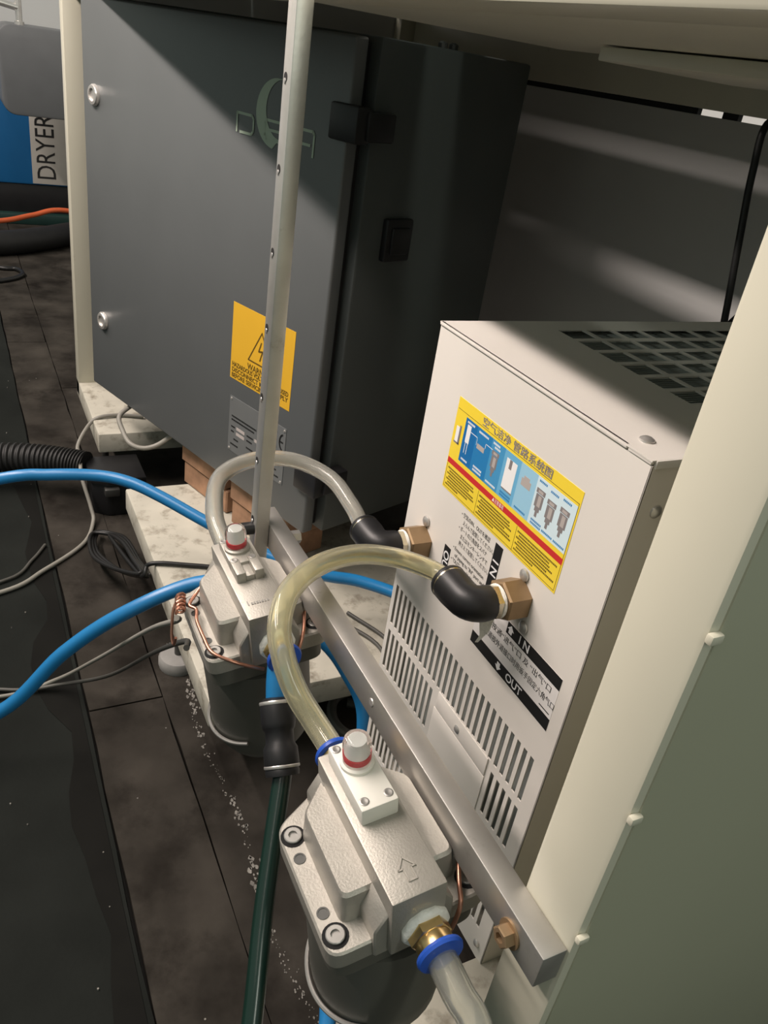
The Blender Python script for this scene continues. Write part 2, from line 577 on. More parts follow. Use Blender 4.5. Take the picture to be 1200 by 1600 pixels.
# warning label
lab = sheet('warning_label', 'yellow_label', door, [(0.459, 0.180, 0.607, 0.298)], CPt, 0.0004, 'yellow hazardous voltage warning label')


def stroke(m, a, b, wd, P, d, up=0.0003):
    a, b = Vector((a[0], a[1])), Vector((b[0], b[1]))
    t = (b - a).normalized()
    n = Vector((-t.y, t.x)) * wd / 2
    a = a - t * wd * 0.35
    b = b + t * wd * 0.35
    pts = [a - n, b - n, b + n, a + n]
    m.bm.faces.new([m.bm.verts.new(P(p.x, p.y, -d)) for p in pts])


m = MB()
for a, b in (((0.503, 0.223), (0.561, 0.223)), ((0.561, 0.223), (0.532, 0.272)), ((0.532, 0.272), (0.503, 0.223))):
    stroke(m, a, b, 0.0022, CPt, 0.0006)
for a, b in (((0.532, 0.257), (0.527, 0.243)), ((0.527, 0.243), (0.536, 0.245)), ((0.536, 0.245), (0.531, 0.230))):
    stroke(m, a, b, 0.0026, CPt, 0.0006)
m.build('hazard_triangle', 'ink_brown', lab)
text('WARNING', 0.0135, 'ink_brown', lab, (0.533, -0.0005, 0.2125), align='CENTER', width=0.062, bold=0.0002)
for i, s in enumerate(('HAZARDOUS VOLTAGE ENCLOSED', 'DISCONNECT MAINS SUPPLY', 'BEFORE SERVICING')):
    text(s, 0.0098, 'ink_brown', lab, (0.463, -0.0005, 0.2035 - i * 0.0088), width=(0.139, 0.139, 0.085)[i], bold=0.00025)
# name plate
pl = sheet('name_plate', 'plate_metal', door, [(0.463, 0.058, 0.606, 0.151)], CPt, 0.0008, 'metal rating plate with conformity mark')
for u in (0.467, 0.602):
    for v in (0.062, 0.147):
        MB().lathe([(0.0022, 0), (0.0018, 0.001), (0, 0.0014)], (u, -0.0008, v), (0, -1, 0), 10).build('rivet', 'steel', pl)
rects = []
rp = random.Random(3)
for i, (v, a, b) in enumerate(((0.118, 0.470, 0.535), (0.112, 0.470, 0.530), (0.100, 0.470, 0.480), (0.100, 0.512, 0.528), (0.092, 0.470, 0.478), (0.092, 0.512, 0.526), (0.080, 0.478, 0.490), (0.080, 0.512, 0.530), (0.070, 0.470, 0.490), (0.086, 0.560, 0.596), (0.076, 0.560, 0.590), (0.066, 0.560, 0.596))):
    u = a
    while u < b:
        wv = rp.uniform(0.002, 0.005)
        rects.append((u, v, min(b, u + wv), v + 0.0026))
        u += wv + 0.0008
sheet('plate_print', 'ink', pl, rects, lambda u, v, d: CPt(u, v, d - 0.0008), 0.0003)
sheet('plate_field', 'pale_print', pl, [(0.484, 0.099, 0.506, 0.104), (0.532, 0.099, 0.552, 0.104), (0.484, 0.090, 0.506, 0.095), (0.560, 0.092, 0.598, 0.096), (0.534, 0.078, 0.556, 0.083)], lambda u, v, d: CPt(u, v, d - 0.0008), 0.0003)
m = MB()
for cx, mid in ((0.587, False), (0.601, True)):
    for k in range(10):
        a0, a1 = PI * 0.58 + k * PI * 0.84 / 10, PI * 0.58 + (k + 1) * PI * 0.84 / 10
        stroke(m, (cx + 0.0085 * math.cos(a0), 0.127 + 0.0125 * math.sin(a0)), (cx + 0.0085 * math.cos(a1), 0.127 + 0.0125 * math.sin(a1)), 0.0026, CPt, 0.0012)
    if mid:
        stroke(m, (cx - 0.008, 0.127), (cx - 0.001, 0.127), 0.0026, CPt, 0.0012)
m.build('conformity_mark', 'ink', pl)
# door emblem: crescent and three outlined letters
m = MB()
cx, cz = 0.529, 0.5575
arc = [PI * 0.52 + PI * 0.95 * k / 22 for k in range(23)]
pts_o = [(cx + 0.043 * math.cos(a), cz + 0.041 * math.sin(a)) for a in arc]
pts_i = [(cx + 0.012 + 0.034 * math.cos(a), cz + 0.006 + 0.0345 * math.sin(a)) for a in arc]
for k in range(22):
    m.bm.faces.new([m.bm.verts.new(CPt(p[0], p[1], -0.0006)) for p in (pts_o[k], pts_o[k + 1], pts_i[k + 1], pts_i[k])])
em = m.build('emblem', 'logo_green', door, 'pale crescent emblem')
L3 = [((0.445, 0.5265), (0.445, 0.549)), ((0.445, 0.549), (0.478, 0.549)), ((0.478, 0.549), (0.482, 0.545)), ((0.482, 0.545), (0.482, 0.531)), ((0.482, 0.531), (0.478, 0.5265)), ((0.478, 0.5265), (0.453, 0.5265)),
      ((0.545, 0.549), (0.511, 0.549)), ((0.511, 0.549), (0.507, 0.545)), ((0.507, 0.545), (0.507, 0.531)), ((0.507, 0.531), (0.511, 0.5265)), ((0.511, 0.5265), (0.545, 0.5265)), ((0.515, 0.538), (0.540, 0.538)),
      ((0.573, 0.549), (0.604, 0.549)), ((0.604, 0.549), (0.607, 0.546)), ((0.607, 0.546), (0.607, 0.521)), ((0.570, 0.545), (0.570, 0.526)), ((0.573, 0.533), (0.600, 0.533)), ((0.570, 0.545), (0.573, 0.549))]
for g in (L3[:6], L3[6:12], L3[12:]):
    m = MB()
    for a, b in g:
        stroke(m, a, b, 0.0034, CPt, 0.0009)
    m.build('emblem_letter', 'logo_green', door)

# wooden packing under the cabinet (in the cabinet's own frame)
CM = Matrix.Translation((CP.x, CP.y, 0)) @ Matrix.Rotation(CA, 4, 'Z')
for i, (s0, s1, d0, d1, z0, z1, lb) in enumerate((
        (0.288, 0.425, 0.030, 0.110, 0.1305, 0.175, 'reddish wooden block lying on the base plate, lower of the left pair'),
        (0.285, 0.420, 0.026, 0.110, 0.176, 0.2245, 'reddish wooden block under the cabinet, upper of the left pair'),
        (0.452, 0.600, 0.022, 0.105, 0.1305, 0.178, 'reddish wooden block on the base plate behind the strut, lower one'),
        (0.450, 0.606, 0.018, 0.105, 0.179, 0.2245, 'reddish wooden block under the cabinet behind the strut, upper one'))):
    t = MB().box((0, 0, 0), (s1 - s0, d1 - d0, z1 - z0), 0.0025, 1)
    o = t.build('wooden_block', 'wood')
    o.matrix_world = CM @ Matrix.Translation((s0, d0, z0))
    tag(o, lb, 'block', 'wooden packing blocks')

# ------------------------------------------------------------------ white refrigerated air dryer box
BX0, BX1, BY0, BY1, BZ0, BZ1 = -0.598, -0.322, 0.377, 0.86, 0.1285, 0.671
dr = thing('air_dryer', 'off-white sheet metal dryer box with slotted front and yellow sticker', 'dryer', (-0.46, 0.6, BZ0))
off = Vector((-0.46, 0.6, BZ0))


def DP(u, v, d):       # u from the left of the face, v world height, d into the box; returned in the box's own frame
    return Vector((-0.592 + u, BY0 + d, v)) - off


pitch = 0.00955
us = [-0.006]
slots = []
for k in range(27):
    a = 0.0005 + k * pitch
    us += [a, a + 0.0050]
    slots.append(len(us) - 2)
us.append(0.270)
rows = ((0.146, 0.156), (0.163, 0.213), (0.221, 0.271), (0.279, 0.330), (0.339, 0.389))
vs = [BZ0]
for a, b in rows[1:]:
    vs += [a, b]
vs.append(BZ1 - 0.004)
slotset = set(slots)


def front_solid(i, j):
    if i in slotset and j in (1, 3, 5, 7):
        uc = (us[i] + us[i + 1]) / 2
        if j < 7 and 0.106 < uc < 0.208:
            return True
        return False
    return True


fp = lattice(us, vs, front_solid, DP, 0.0012).build('front_panel', 'box_white', dr)
# cover plate on the slotted front
MB().box(tuple(DP(0.113, 0.318, -0.0016)), tuple(DP(0.204, 0.339, 0.0)), 0.0006).build('cover_bracket', 'box_white', dr)
MB().box(tuple(DP(0.110, 0.175, -0.0010)), tuple(DP(0.2045, 0.3165, 0.0)), 0.0004).build('cover_plate', 'box_white', dr)
# side, back, bottom and top sheets
MB().box((BX1 - 0.0012, BY0, BZ0), (BX1, BY1, BZ1 - 0.004), 0.0003).build('side_panel', 'box_white_shaded', dr, world=True)
MB().box((BX0, BY0 + 0.0012, BZ0), (BX0 + 0.0012, BY1, BZ1 - 0.004), 0.0003).build('side_panel', 'box_white_shaded', dr, world=True)
MB().box((BX0, BY1 - 0.0012, BZ0), (BX1, BY1, BZ1 - 0.004), 0.0).build('back_sheet', 'box_white_shaded', dr, world=True)
MB().box((BX0 + 0.002, BY0 + 0.002, BZ0), (BX1 - 0.002, BY1 - 0.002, BZ0 + 0.002), 0.0).build('bottom_sheet', 'box_white_shaded', dr, world=True)
gx = [BX0]
gs = set()
for k in range(6):
    a = -0.572 + k * 0.0295
    gx += [a, a + 0.0235]
    gs.add(len(gx) - 2)
gx.append(BX1)
gy = [BY0 - 0.0015]
gt = set()
for k in range(9):
    a = 0.487 + k * 0.0335
    gy += [a, a + 0.0285]
    gt.add(len(gy) - 2)
gy.append(BY1)
tp = lattice(gx, gy, lambda i, j: not (i in gs and j in gt), lambda u, v, d: Vector((u, v, BZ1 - d)) - off, 0.0012).build('top_cover', 'box_white', dr)
MB().box((BX0, BY0 - 0.0016, BZ1 - 0.0034), (BX1 - 0.024, BY0 + 0.002, BZ1), 0.0010, 3).build('cover_lip', 'box_white', tp, world=True)
MB().box((BX1 - 0.0015, BY0 + 0.002, BZ1 - 0.006), (BX1 + 0.0012, BY1, BZ1 - 0.0001), 0.0006).build('cover_lip', 'box_white', tp, world=True)
MB().box((BX1 - 0.023, BY0 - 0.0010, BZ1 - 0.0036), (BX1 - 0.001, BY0 + 0.002, BZ1 - 0.0003), 0.0005).build('cover_lip', 'box_white', tp, world=True)
m = MB()
for k in range(66):
    x = BX0 + 0.01 + k * 0.0039
    m.box((x, 0.470, 0.600), (x + 0.0014, BY1 - 0.02, 0.664))
m.build('condenser_fins', 'fin_grey', dr, world=True)['kind'] = 'stuff'
MB().box((BX0 + 0.006, 0.47, 0.56), (BX1 - 0.006, BY1 - 0.02, 0.63)).build('condenser_core', 'hole_black', dr, world=True)
MB().box((BX0 + 0.004, BY0 + 0.030, 0.135), (BX1 - 0.004, BY0 + 0.034, 0.42)).build('inner_baffle', 'fin_grey', dr, world=True)


def screw(parent, p, axis, r=0.005, material='steel', name='screw', h=0.0025):
    s = MB().lathe([(r, 0), (r * 0.95, h * 0.5), (r * 0.6, h), (0, h * 1.15)], p, axis, 16).build(name, material, parent)
    return s


ax = (0, -1, 0)
for u, v in ((0.153, 0.327), (0.185, 0.526), (0.033, 0.486), (0.20, 0.485), (0.046, 0.437)):
    screw(dr, DP(u, v, -0.0008), ax, 0.0055 if v > 0.4 else 0.0045)
screw(dr, Vector((-0.349, 0.395, BZ1)) - off, (0, 0, 1), 0.0055)
screw(dr, Vector((BX1, 0.394, 0.632)) - off, (1, 0, 0), 0.005)
screw(dr, DP(0.258, 0.146, -0.0003), ax, 0.004)

# yellow air-line sticker
SX, SZ = 0.046, 0.621


def ST(u, v, d):
    return DP(SX + u, SZ + v, d)


stk = sheet('air_line_sticker', 'yellow_sticker', dr, [(0, -0.088, 0.175, 0)], ST, 0.0003, 'yellow sticker with a blue air-line diagram')
E1 = lambda u, v, d: ST(u, v, d - 0.0003)
cols = [0.0165, 0.0354, 0.059, 0.0786, 0.1018, 0.1245, 0.173]
for i in range(6):
    sheet('diagram_panel', 'blue_print_%d' % i, stk, [(cols[i], -0.0535, cols[i + 1], -0.0126)], E1, 0.0001)
sheet('red_band', 'red_print', stk, [(0.0008, -0.0628, 0.1738, -0.0575)], E1, 0.0001)
fr = [(0.0015, -0.0104, 0.1735, -0.0100), (0.0015, -0.0862, 0.1735, -0.0858), (0.0015, -0.0862, 0.0019, -0.0635), (0.1731, -0.0862, 0.1735, -0.0100), (0.0555, -0.0862, 0.0559, -0.0635), (0.1148, -0.0862, 0.1152, -0.0635)]
rp = random.Random(11)
for c0, c1, n in ((0.004, 0.053, 7), (0.058, 0.112, 7), (0.117, 0.171, 7)):
    for k in range(n):
        v = -0.0668 - k * 0.0027
        ind = 0.0 if k % 2 == 0 else 0.003
        u = c0 + ind
        end = c1 - rp.uniform(0.0, 0.012) - (0.02 if k == n - 1 else 0)
        while u < end:
            wv = rp.uniform(0.0009, 0.0014)
            fr.append((u, v - 0.0008, u + wv, v + 0.0008))
            u += wv + 0.0005
sheet('small_print', 'ink_brown', stk, fr, E1, 0.00008)
T = lambda u, v: ST(u, v, -0.0004)
text('空气洁净 管路系统图', 0.0085, 'grey_print', stk, T(0.0400, -0.0056), width=0.098, bold=0.00012)
text('▲注意事项', 0.0045, 'white_print', stk, T(0.076, -0.0602), width=0.017)
P2 = lambda u, v, d: ST(u, v, d - 0.0004)


def icon_filter(u, v, s=1.0, material='grey_print'):
    f = sheet('filter_drawing', material, stk, [(u - 0.0055 * s, v - 0.004 * s, u + 0.0055 * s, v), (u - 0.0047 * s, v - 0.0155 * s, u + 0.0047 * s, v - 0.0045 * s), (u - 0.003 * s, v - 0.019 * s, u + 0.003 * s, v - 0.0155 * s), (u - 0.0014 * s, v - 0.0235 * s, u + 0.0014 * s, v - 0.019 * s)], P2, 0.00008)
    sheet('filter_shine', 'pale_print', stk, [(u - 0.0015 * s, v - 0.0145 * s, u + 0.0025 * s, v - 0.0055 * s), (u - 0.003 * s, v - 0.0033 * s, u + 0.003 * s, v - 0.001 * s)], lambda a, b, d: ST(a, b, d - 0.0005), 0.00006)


icon_filter(0.0668, -0.0215, 0.95)
icon_filter(0.1318, -0.0215)
icon_filter(0.1465, -0.0235)
icon_filter(0.1620, -0.0215)
sheet('dryer_drawing', 'white_print', stk, [(0.0828, -0.044, 0.0975, -0.018), (0.0205, -0.034, 0.0265, -0.0175), (0.0215, -0.044, 0.0222, -0.034), (0.0250, -0.044, 0.0257, -0.034), (0.0268, -0.0225, 0.038, -0.0220), (0.0376, -0.0290, 0.0380, -0.0220), (0.0510, -0.0260, 0.0515, -0.0215), (0.0510, -0.0220, 0.062, -0.0215), (0.0045, -0.040, 0.0095, -0.0255)], P2, 0.00008)
sheet('dryer_panel_drawing', 'grey_print', stk, [(0.0872, -0.026, 0.0908, -0.018), (0.0836, -0.0452, 0.0980, -0.044), (0.0095, -0.041, 0.0120, -0.0235), (0.0035, -0.0415, 0.0120, -0.040)], lambda a, b, d: ST(a, b, d - 0.0005), 0.00006)
sheet('vessel_drawing', 'pale_print', stk, [(0.039, -0.031, 0.0505, -0.0265), (0.1060, -0.030, 0.1185, -0.0235), (0.1085, -0.0235, 0.1160, -0.0210)], P2, 0.00008)
rc = []
for u, v, wd in ((0.0195, -0.0155, 0.011), (0.0385, -0.0160, 0.014), (0.061, -0.0155, 0.010), (0.064, -0.0185, 0.007), (0.127, -0.0155, 0.009), (0.142, -0.0170, 0.009), (0.157, -0.0155, 0.009), (0.020, -0.0500, 0.010), (0.040, -0.0475, 0.013), (0.040, -0.0505, 0.013), (0.061, -0.0505, 0.014), (0.083, -0.0485, 0.014), (0.083, -0.0510, 0.014), (0.105, -0.0505, 0.015), (0.128, -0.0485, 0.012), (0.128, -0.0512, 0.012), (0.143, -0.0505, 0.012), (0.158, -0.0505, 0.012)):
    a = u
    while a < u + wd:
        rc.append((a, v - 0.0009, a + 0.0012, v + 0.0009))
        a += 0.0017
n = sum(1 for r in rc if r[0] < 0.10)
sheet('caption_print', 'white_print', stk, [r for r in rc if r[0] < 0.08], P2, 0.00006)
sheet('caption_print', 'blue_print_1', stk, [r for r in rc if r[0] >= 0.08], P2, 0.00006)

# port label (upper) with vertical IN / OUT bands and text
D = 0.0003
sheet('port_band', 'ink', dr, [(0.1405, 0.4855, 0.1515, 0.5290)], DP, D, 'black IN band')
sheet('port_band', 'ink', dr, [(0.0700, 0.4390, 0.0805, 0.4835)], DP, D, 'black OUT band')
text('I N', 0.0125, 'white_print', dr, DP(0.1460, 0.5145, -D), right=(0, 0, -1), up=(1, 0, 0), bold=0.0002)
text('OUT', 0.0125, 'white_print', dr, DP(0.0752, 0.4790, -D), right=(0, 0, -1), up=(1, 0, 0), bold=0.0002)
for k, s in enumerate(('• 空気のIN、OUTを確認', '  えらんで配管してください。', '• ポートの六角部をスパナ', '  またはモンキーレンチで', '  押さえて配管してください。')):
    text(s, 0.0054, 'ink', dr, DP(0.0850 + (0.0 if k in (0, 2) else 0.0022), 0.5250 - k * 0.0070, -0.0001), width=(0.047, 0.050, 0.047, 0.045, 0.050)[k])
for k, s in enumerate(('• Ensure correct orientation', '  of piping to "IN" port and', '• "OUT" port. Hold port', '  when tightening or')):
    text(s, 0.0056, 'ink', dr, DP(0.0830 + (0.0 if k in (0, 2) else 0.0022), 0.4890 - k * 0.0062, -0.0001), width=(0.052, 0.050, 0.046, 0.042)[k])
# port label (lower)
pl2 = sheet('direction_label', 'label_white', dr, [(0.1385, 0.4230, 0.2560, 0.4768)], DP, 0.0002, 'white label with black IN and OUT bands')
E2 = lambda u, v, d: DP(u, v, d - 0.0002)
sheet('band', 'ink', pl2, [(0.181, 0.4655, 0.2560, 0.4768)], E2, 0.0001)
sheet('band', 'ink', pl2, [(0.1385, 0.4235, 0.2560, 0.4355)], E2, 0.0001)
text('I N', 0.0115, 'white_print', pl2, DP(0.1985, 0.4712, -0.0004), bold=0.0002)
text('OUT', 0.0110, 'white_print', pl2, DP(0.1950, 0.4295, -0.0004), bold=0.0002)


def arrow(parent, u, v, up, s, material):
    m = MB()
    k = 1 if up else -1
    pts = [(u - s * 0.3, v - k * s * 0.5), (u + s * 0.3, v - k * s * 0.5), (u + s * 0.3, v), (u + s * 0.6, v), (u, v + k * s * 0.6), (u - s * 0.6, v), (u - s * 0.3, v)]
    m.bm.faces.new([m.bm.verts.new(DP(a, b, -0.0004)) for a, b in pts])
    m.build('arrow_mark', material, parent)


arrow(pl2, 0.1865, 0.4710, True, 0.0075, 'white_print')
arrow(pl2, 0.1830, 0.4298, False, 0.0075, 'white_print')
text('• 确实按通“进气”口 及 “出气”口', 0.0072, 'ink', pl2, DP(0.1415, 0.4590, -0.0003), width=0.106)
text('  将管道按外道接口时用扳手固定六角气口', 0.0072, 'ink', pl2, DP(0.1445, 0.4480, -0.0003), width=0.108)
sheet('small_print', 'ink', pl2, [(0.240, 0.4385, 0.2535, 0.4395)], E2, 0.0001)


# ------------------------------------------------------------------ port nuts and elbow fittings on the box
EY = 0.0275


def elbow(px, pz, lb, nickel):
    # bronze port nut is part of the dryer
    nut = MB().lathe([(0.0172, 0.0), (0.0178, 0.001), (0.0178, 0.0195), (0.0160, 0.021), (0.011, 0.021), (0, 0.021)], DP(px + 0.592, pz, 0.0), (0, -1, 0), 6, rot=PI / 6).build('port_nut', 'brass_dull', dr, 'bronze hexagonal port nut', angle=20)
    y1 = BY0 - 0.021
    t = thing('elbow_fitting', lb, 'fitting', (px, y1, pz), group='black push-in elbows on the box')
    o = Vector((px, y1, pz))
    MB().lathe([(0.0130, 0), (0.0142, 0.001), (0.0138, 0.0030), (0.011, 0.0035)], (0, 0, 0), (0, -1, 0), 24).build('thread_tape', 'tape_white', t)
    MB().lathe([(0.0125, 0.0030), (0.0146, 0.0036), (0.0146, 0.0085), (0.013, 0.0090)], (0, 0, 0), (0, -1, 0), 6, rot=PI / 6).build('hexagon', 'nickel', t, angle=20)
    pts = []
    for k in range(7):
        a = k * PI / 2 / 6
        pts.append(Vector((-0.012 + 0.012 * math.cos(a), -0.0155 - 0.012 * math.sin(a), 0)))
    path = [Vector((0, -0.0085, 0)), Vector((0, -0.0125, 0))] + pts + [Vector((-0.021, -EY, 0)), Vector((-0.0300, -EY, 0))]
    rad = [0.0140, 0.0145] + [0.0147] * 7 + [0.0155, 0.0155]
    b = MB()
    b.tube(path, 1.0, seg=24, raw=True, rf=lambda i: rad[i])
    body = b.build('elbow_body', 'black_plastic', t, angle=50)
    MB().lathe([(0.0153, 0.0300), (0.0153, 0.0317)], (0, -EY, 0), (-1, 0, 0), 28).build('steel_ring', 'nickel', body)
    MB().lathe([(0.0155, 0.0317), (0.0157, 0.0340), (0.0147, 0.0360), (0.0098, 0.0360)], (0, -EY, 0), (-1, 0, 0), 28).build('release_collar', 'black_plastic', body)
    return t


e1 = elbow(-0.4065, 0.505, 'black elbow fitting on the bronze port nearest the yellow sticker corner', True)
e2 = elbow(-0.5590, 0.463, 'black elbow fitting on the far bronze port at the box edge', False)
# loose white tape end hanging from the near fitting
o = e1
tp_ = [(-0.003, -0.0125, -0.011), (-0.0035, -0.011, -0.020), (-0.0010, -0.0090, -0.034), (-0.0035, -0.0100, -0.043), (-0.0015, -0.0085, -0.042), (0.0030, -0.0035, -0.028), (0.0040, -0.0020, -0.012)]
MB().poly(tp_).poly([(p[0] - 0.0003, p[1] + 0.0003, p[2]) for p in tp_[::-1]]).build('tape_end', 'tape_white', e1)

# ------------------------------------------------------------------ alloy strut and rail
pst = thing('alloy_strut', 'upright square alloy strut with a row of holes, in front of the grey cabinet', 'strut', (-0.5500, 0.2042, 0.455))
tube = MB().box((-0.0075, -0.0058, 0), (0.0075, 0.0058, 0.500), 0.0008).build('strut_bar', 'aluminium', pst)
for k in range(7):
    z = 0.570 - 0.455 - 0.055 + k * 0.055
    h = MB().lathe([(0.0030, 0.0), (0.0030, 0.00025), (0, 0.00025)], (-0.0020, -0.0058, z), (0, -1, 0), 14).build('bolt_hole', 'hole_black', pst)  # raised black disc paints the dark of the hole
    MB().lathe([(0.0019, 0.0), (0.0016, 0.0007), (0, 0.0008)], (-0.0025, -0.0058, z - 0.0022), (0, -1, 0), 10).build('hole_glint', 'steel', h)  # highlight under the hole, put in as a bright steel bead
MB().cyl((0.0, -0.0058, 0.052), (0.0, -0.0155, 0.052), 0.0055, seg=16).build('clamp_screw', 'black_plastic', pst)

MB().cyl((0.0, 0.0058, 0.470), (0.0, 0.0178, 0.470), 0.005, seg=12).build('spacer', 'steel', pst)
rl = thing('mounting_rail', 'long horizontal alloy rail carrying the two air filters', 'rail', (-0.35, 0.2175, 0.490))
MB().box((-0.222, -0.0073, 0.0), (0.205, 0.0073, 0.0225), 0.0008).build('rail_bar', 'rail_alu', rl)
MB().lathe([(0.0078, 0.0), (0.0078, 0.0012), (0.0066, 0.0012)], (0.182, -0.0073, 0.0095), (0, -1, 0), 20).build('washer', 'brass_dull', rl)
MB().lathe([(0.0060, 0.001), (0.0060, 0.0062), (0.0052, 0.0068), (0.003, 0.0068), (0.003, 0.004), (0, 0.004)], (0.182, -0.0073, 0.0095), (0, -1, 0), 6).build('hex_bolt', 'brass_dull', rl, angle=20)
MB().lathe([(0.0030, 0), (0.0026, 0.0006), (0, 0.0006)], (0.016, -0.0073, 0.0125), (0, -1, 0), 12).build('rail_hole', 'steel', rl)
MB().cyl((-0.186, 0.0073, 0.012), (-0.186, 0.018, 0.012), 0.0058, seg=6).build('lock_nut', 'steel', rl)

# ------------------------------------------------------------------ air filters
TILT = math.radians(8)


def make_filter(cx, lb, variant):
    t = thing('air_filter', lb, 'filter', (cx, 0.1790, 0.4715), (TILT, 0, 0), 'in-line air filters on the rail')

    def rounded(pts, r, n=4):
        out = []
        N = len(pts)
        for i in range(N):
            p, a, b = Vector(pts[i]), Vector(pts[i - 1]), Vector(pts[(i + 1) % N])
            u, v = (a - p).normalized(), (b - p).normalized()
            k = min(r, (a - p).length * 0.45, (b - p).length * 0.45)
            p0, p1 = p + u * k, p + v * k
            for s in range(n + 1):
                q = s / n
                out.append(tuple(p0 * (1 - q) ** 2 + p * 2 * q * (1 - q) + p1 * q * q))
        return out
    fl_pts = [(-0.046, -0.0475), (0.038, -0.0475), (0.0385, 0.0475), (-0.046, 0.0475), (-0.064, 0.014), (-0.064, -0.014)]
    fl_pts = rounded([Vector(p).to_tuple() for p in fl_pts], 0.009)
    head = MB().prism(fl_pts, -0.014, 0.0, 0.0012, 1).build('head_flange', 'cast_metal', t)
    # raised shoulders either side of the ridge
    for s in (-1, 1):
        pts = rounded([(-0.056, s * 0.012), (-0.035, s * 0.0335), (0.022, s * 0.0335), (0.022, s * 0.012)], 0.005)
        b = MB()
        n = len(pts)
        lo = [b.bm.verts.new((p[0] + (0.0015 if p[0] > 0 else -0.0015), p[1] + s * 0.0015 * (abs(p[1]) > 0.02), -0.001)) for p in pts]
        mi = [b.bm.verts.new((p[0], p[1], 0.019)) for p in pts]
        cxp, cyp = -0.012, s * 0.022
        hi = [b.bm.verts.new((p[0] + (cxp - p[0]) * 0.05, p[1] + (cyp - p[1]) * 0.09, 0.021)) for p in pts]
        for A, B_ in ((lo, mi), (mi, hi)):
            for i in range(n):
                b.bm.faces.new((A[i], A[(i + 1) % n], B_[(i + 1) % n], B_[i]))
        b.bm.faces.new(hi)
        b.bm.faces.new(lo[::-1])
        b.build('shoulder', 'cast_metal', t, angle=28)
    # central ridge with port bosses
    prof = [(-0.0215, -0.012), (-0.0215, 0.016), (-0.0158, 0.0225), (-0.0158, 0.036), (0.0158, 0.036), (0.0158, 0.0225), (0.0215, 0.016), (0.0215, -0.012)]
    M = Matrix(((0, 0, 1, 0), (1, 0, 0, 0), (0, 1, 0, 0), (0, 0, 0, 1)))
    prof2 = [(-0.0158, -0.010), (-0.0158, 0.0358), (0.0158, 0.0358), (0.0158, -0.010)]
    b = MB().prism(prof2, -0.057, 0.0445, 0.0012, 2, M)
    bp = [(-0.0235, -0.012), (-0.0235, 0.010), (-0.0155, 0.0225), (0.0155, 0.0225), (0.0235, 0.010), (0.0235, -0.012)]
    b.prism(bp, 0.020, 0.0405, 0.001, 1, M).prism(bp, -0.0572, -0.046, 0.001, 1, M)
    ridge = b.build('port_ridge', 'cast_metal', t)
    # embossed arrow on the ridge
    am = MB()
    ap = [(0.036, -0.0022), (0.036, 0.0022), (0.029, 0.0022), (0.029, 0.0048), (0.0225, 0.0), (0.029, -0.0048), (0.029, -0.0022)]
    for i in range(len(ap)):
        a, c = Vector(ap[i]), Vector(ap[(i + 1) % len(ap)])
        d = (c - a).normalized()
        nn = Vector((-d.y, d.x)) * 0.00045
        a2, c2 = a - d * 0.0003, c + d * 0.0003
        am.prism([tuple(a2 - nn), tuple(c2 - nn), tuple(c2 + nn), tuple(a2 + nn)], 0.0355, 0.0365)
    if variant == 2:
        am.build('embossed_arrow', 'cast_metal', ridge)
    else:
        am.bm.free()
        em_ = MB()
        for y, w_ in ((-0.011, 0.0006), (-0.0085, 0.0014), (-0.0065, 0.0012), (-0.0045, 0.0014), (-0.0025, 0.0010), (-0.0008, 0.0014), (0.0014, 0.0012), (0.0034, 0.0014)):
            em_.box((0.0265 if y > -0.01 else 0.0235, y, 0.0355), (0.0290, y + w_, 0.0363))
        em_.build('embossed_mark', 'bolt_steel', ridge)['kind'] = 'stuff'
    # bowl and its collar
    MB().prism(rounded([(p[0] * 0.93, p[1] * 0.95) for p in [(-0.046, -0.0475), (0.038, -0.0475), (0.038, 0.0475), (-0.046, 0.0475)]], 0.012), -0.030, -0.0145, 0.001, 1).build('bowl_collar', 'bowl_metal', t)
    bw = MB().lathe([(0.0435, -0.030), (0.0430, -0.055), (0.0425, -0.100), (0.0405, -0.118), (0.034, -0.130), (0.020, -0.137), (0.0, -0.138)], (-0.004, 0, 0), seg=36).build('bowl', 'bowl_metal', t)
    MB().tube([(-0.004 + 0.0445 * math.cos(a), 0.0445 * math.sin(a), -0.095 + 0.012 * math.sin(a)) for a in [PI * 0.75 + k * PI / 14 for k in range(16)]], 0.0016, 8, 3).build('retaining_wire', 'bolt_steel', bw)
    MB().lathe([(0.010, -0.137), (0.010, -0.150), (0.006, -0.155), (0, -0.155)], (-0.004, 0, 0), seg=14).build('drain_knob', 'black_plastic', bw)
    # bolts and holes on the flange
    for s in (-1, 1):
        for x in (-0.037, 0.0275):
            r = MB().lathe([(0.0072, 0.0), (0.0072, 0.0004), (0.0052, 0.0004)], (x, s * 0.0398, 0.0), seg=20).build('bolt_seat', 'hole_black', t)
            MB().lathe([(0.0053, 0.0003), (0.0053, 0.0016), (0.0048, 0.0020), (0.0026, 0.0020), (0.0026, 0.0006), (0, 0.0006)], (x, s * 0.0398, 0.0), seg=18).build('socket_bolt', 'bolt_steel', r, angle=20)
        for x in (-0.022, 0.0135):
            MB().lathe([(0.0036, 0.0), (0.0036, 0.0004), (0.0027, 0.0004), (0.0027, 0.0001), (0, 0.0001)], (x, s * 0.0412, 0.0), seg=16).build('thread_hole', 'dark_steel', t, angle=20)
    # gauge block and clear indicator dome
    gb = MB()
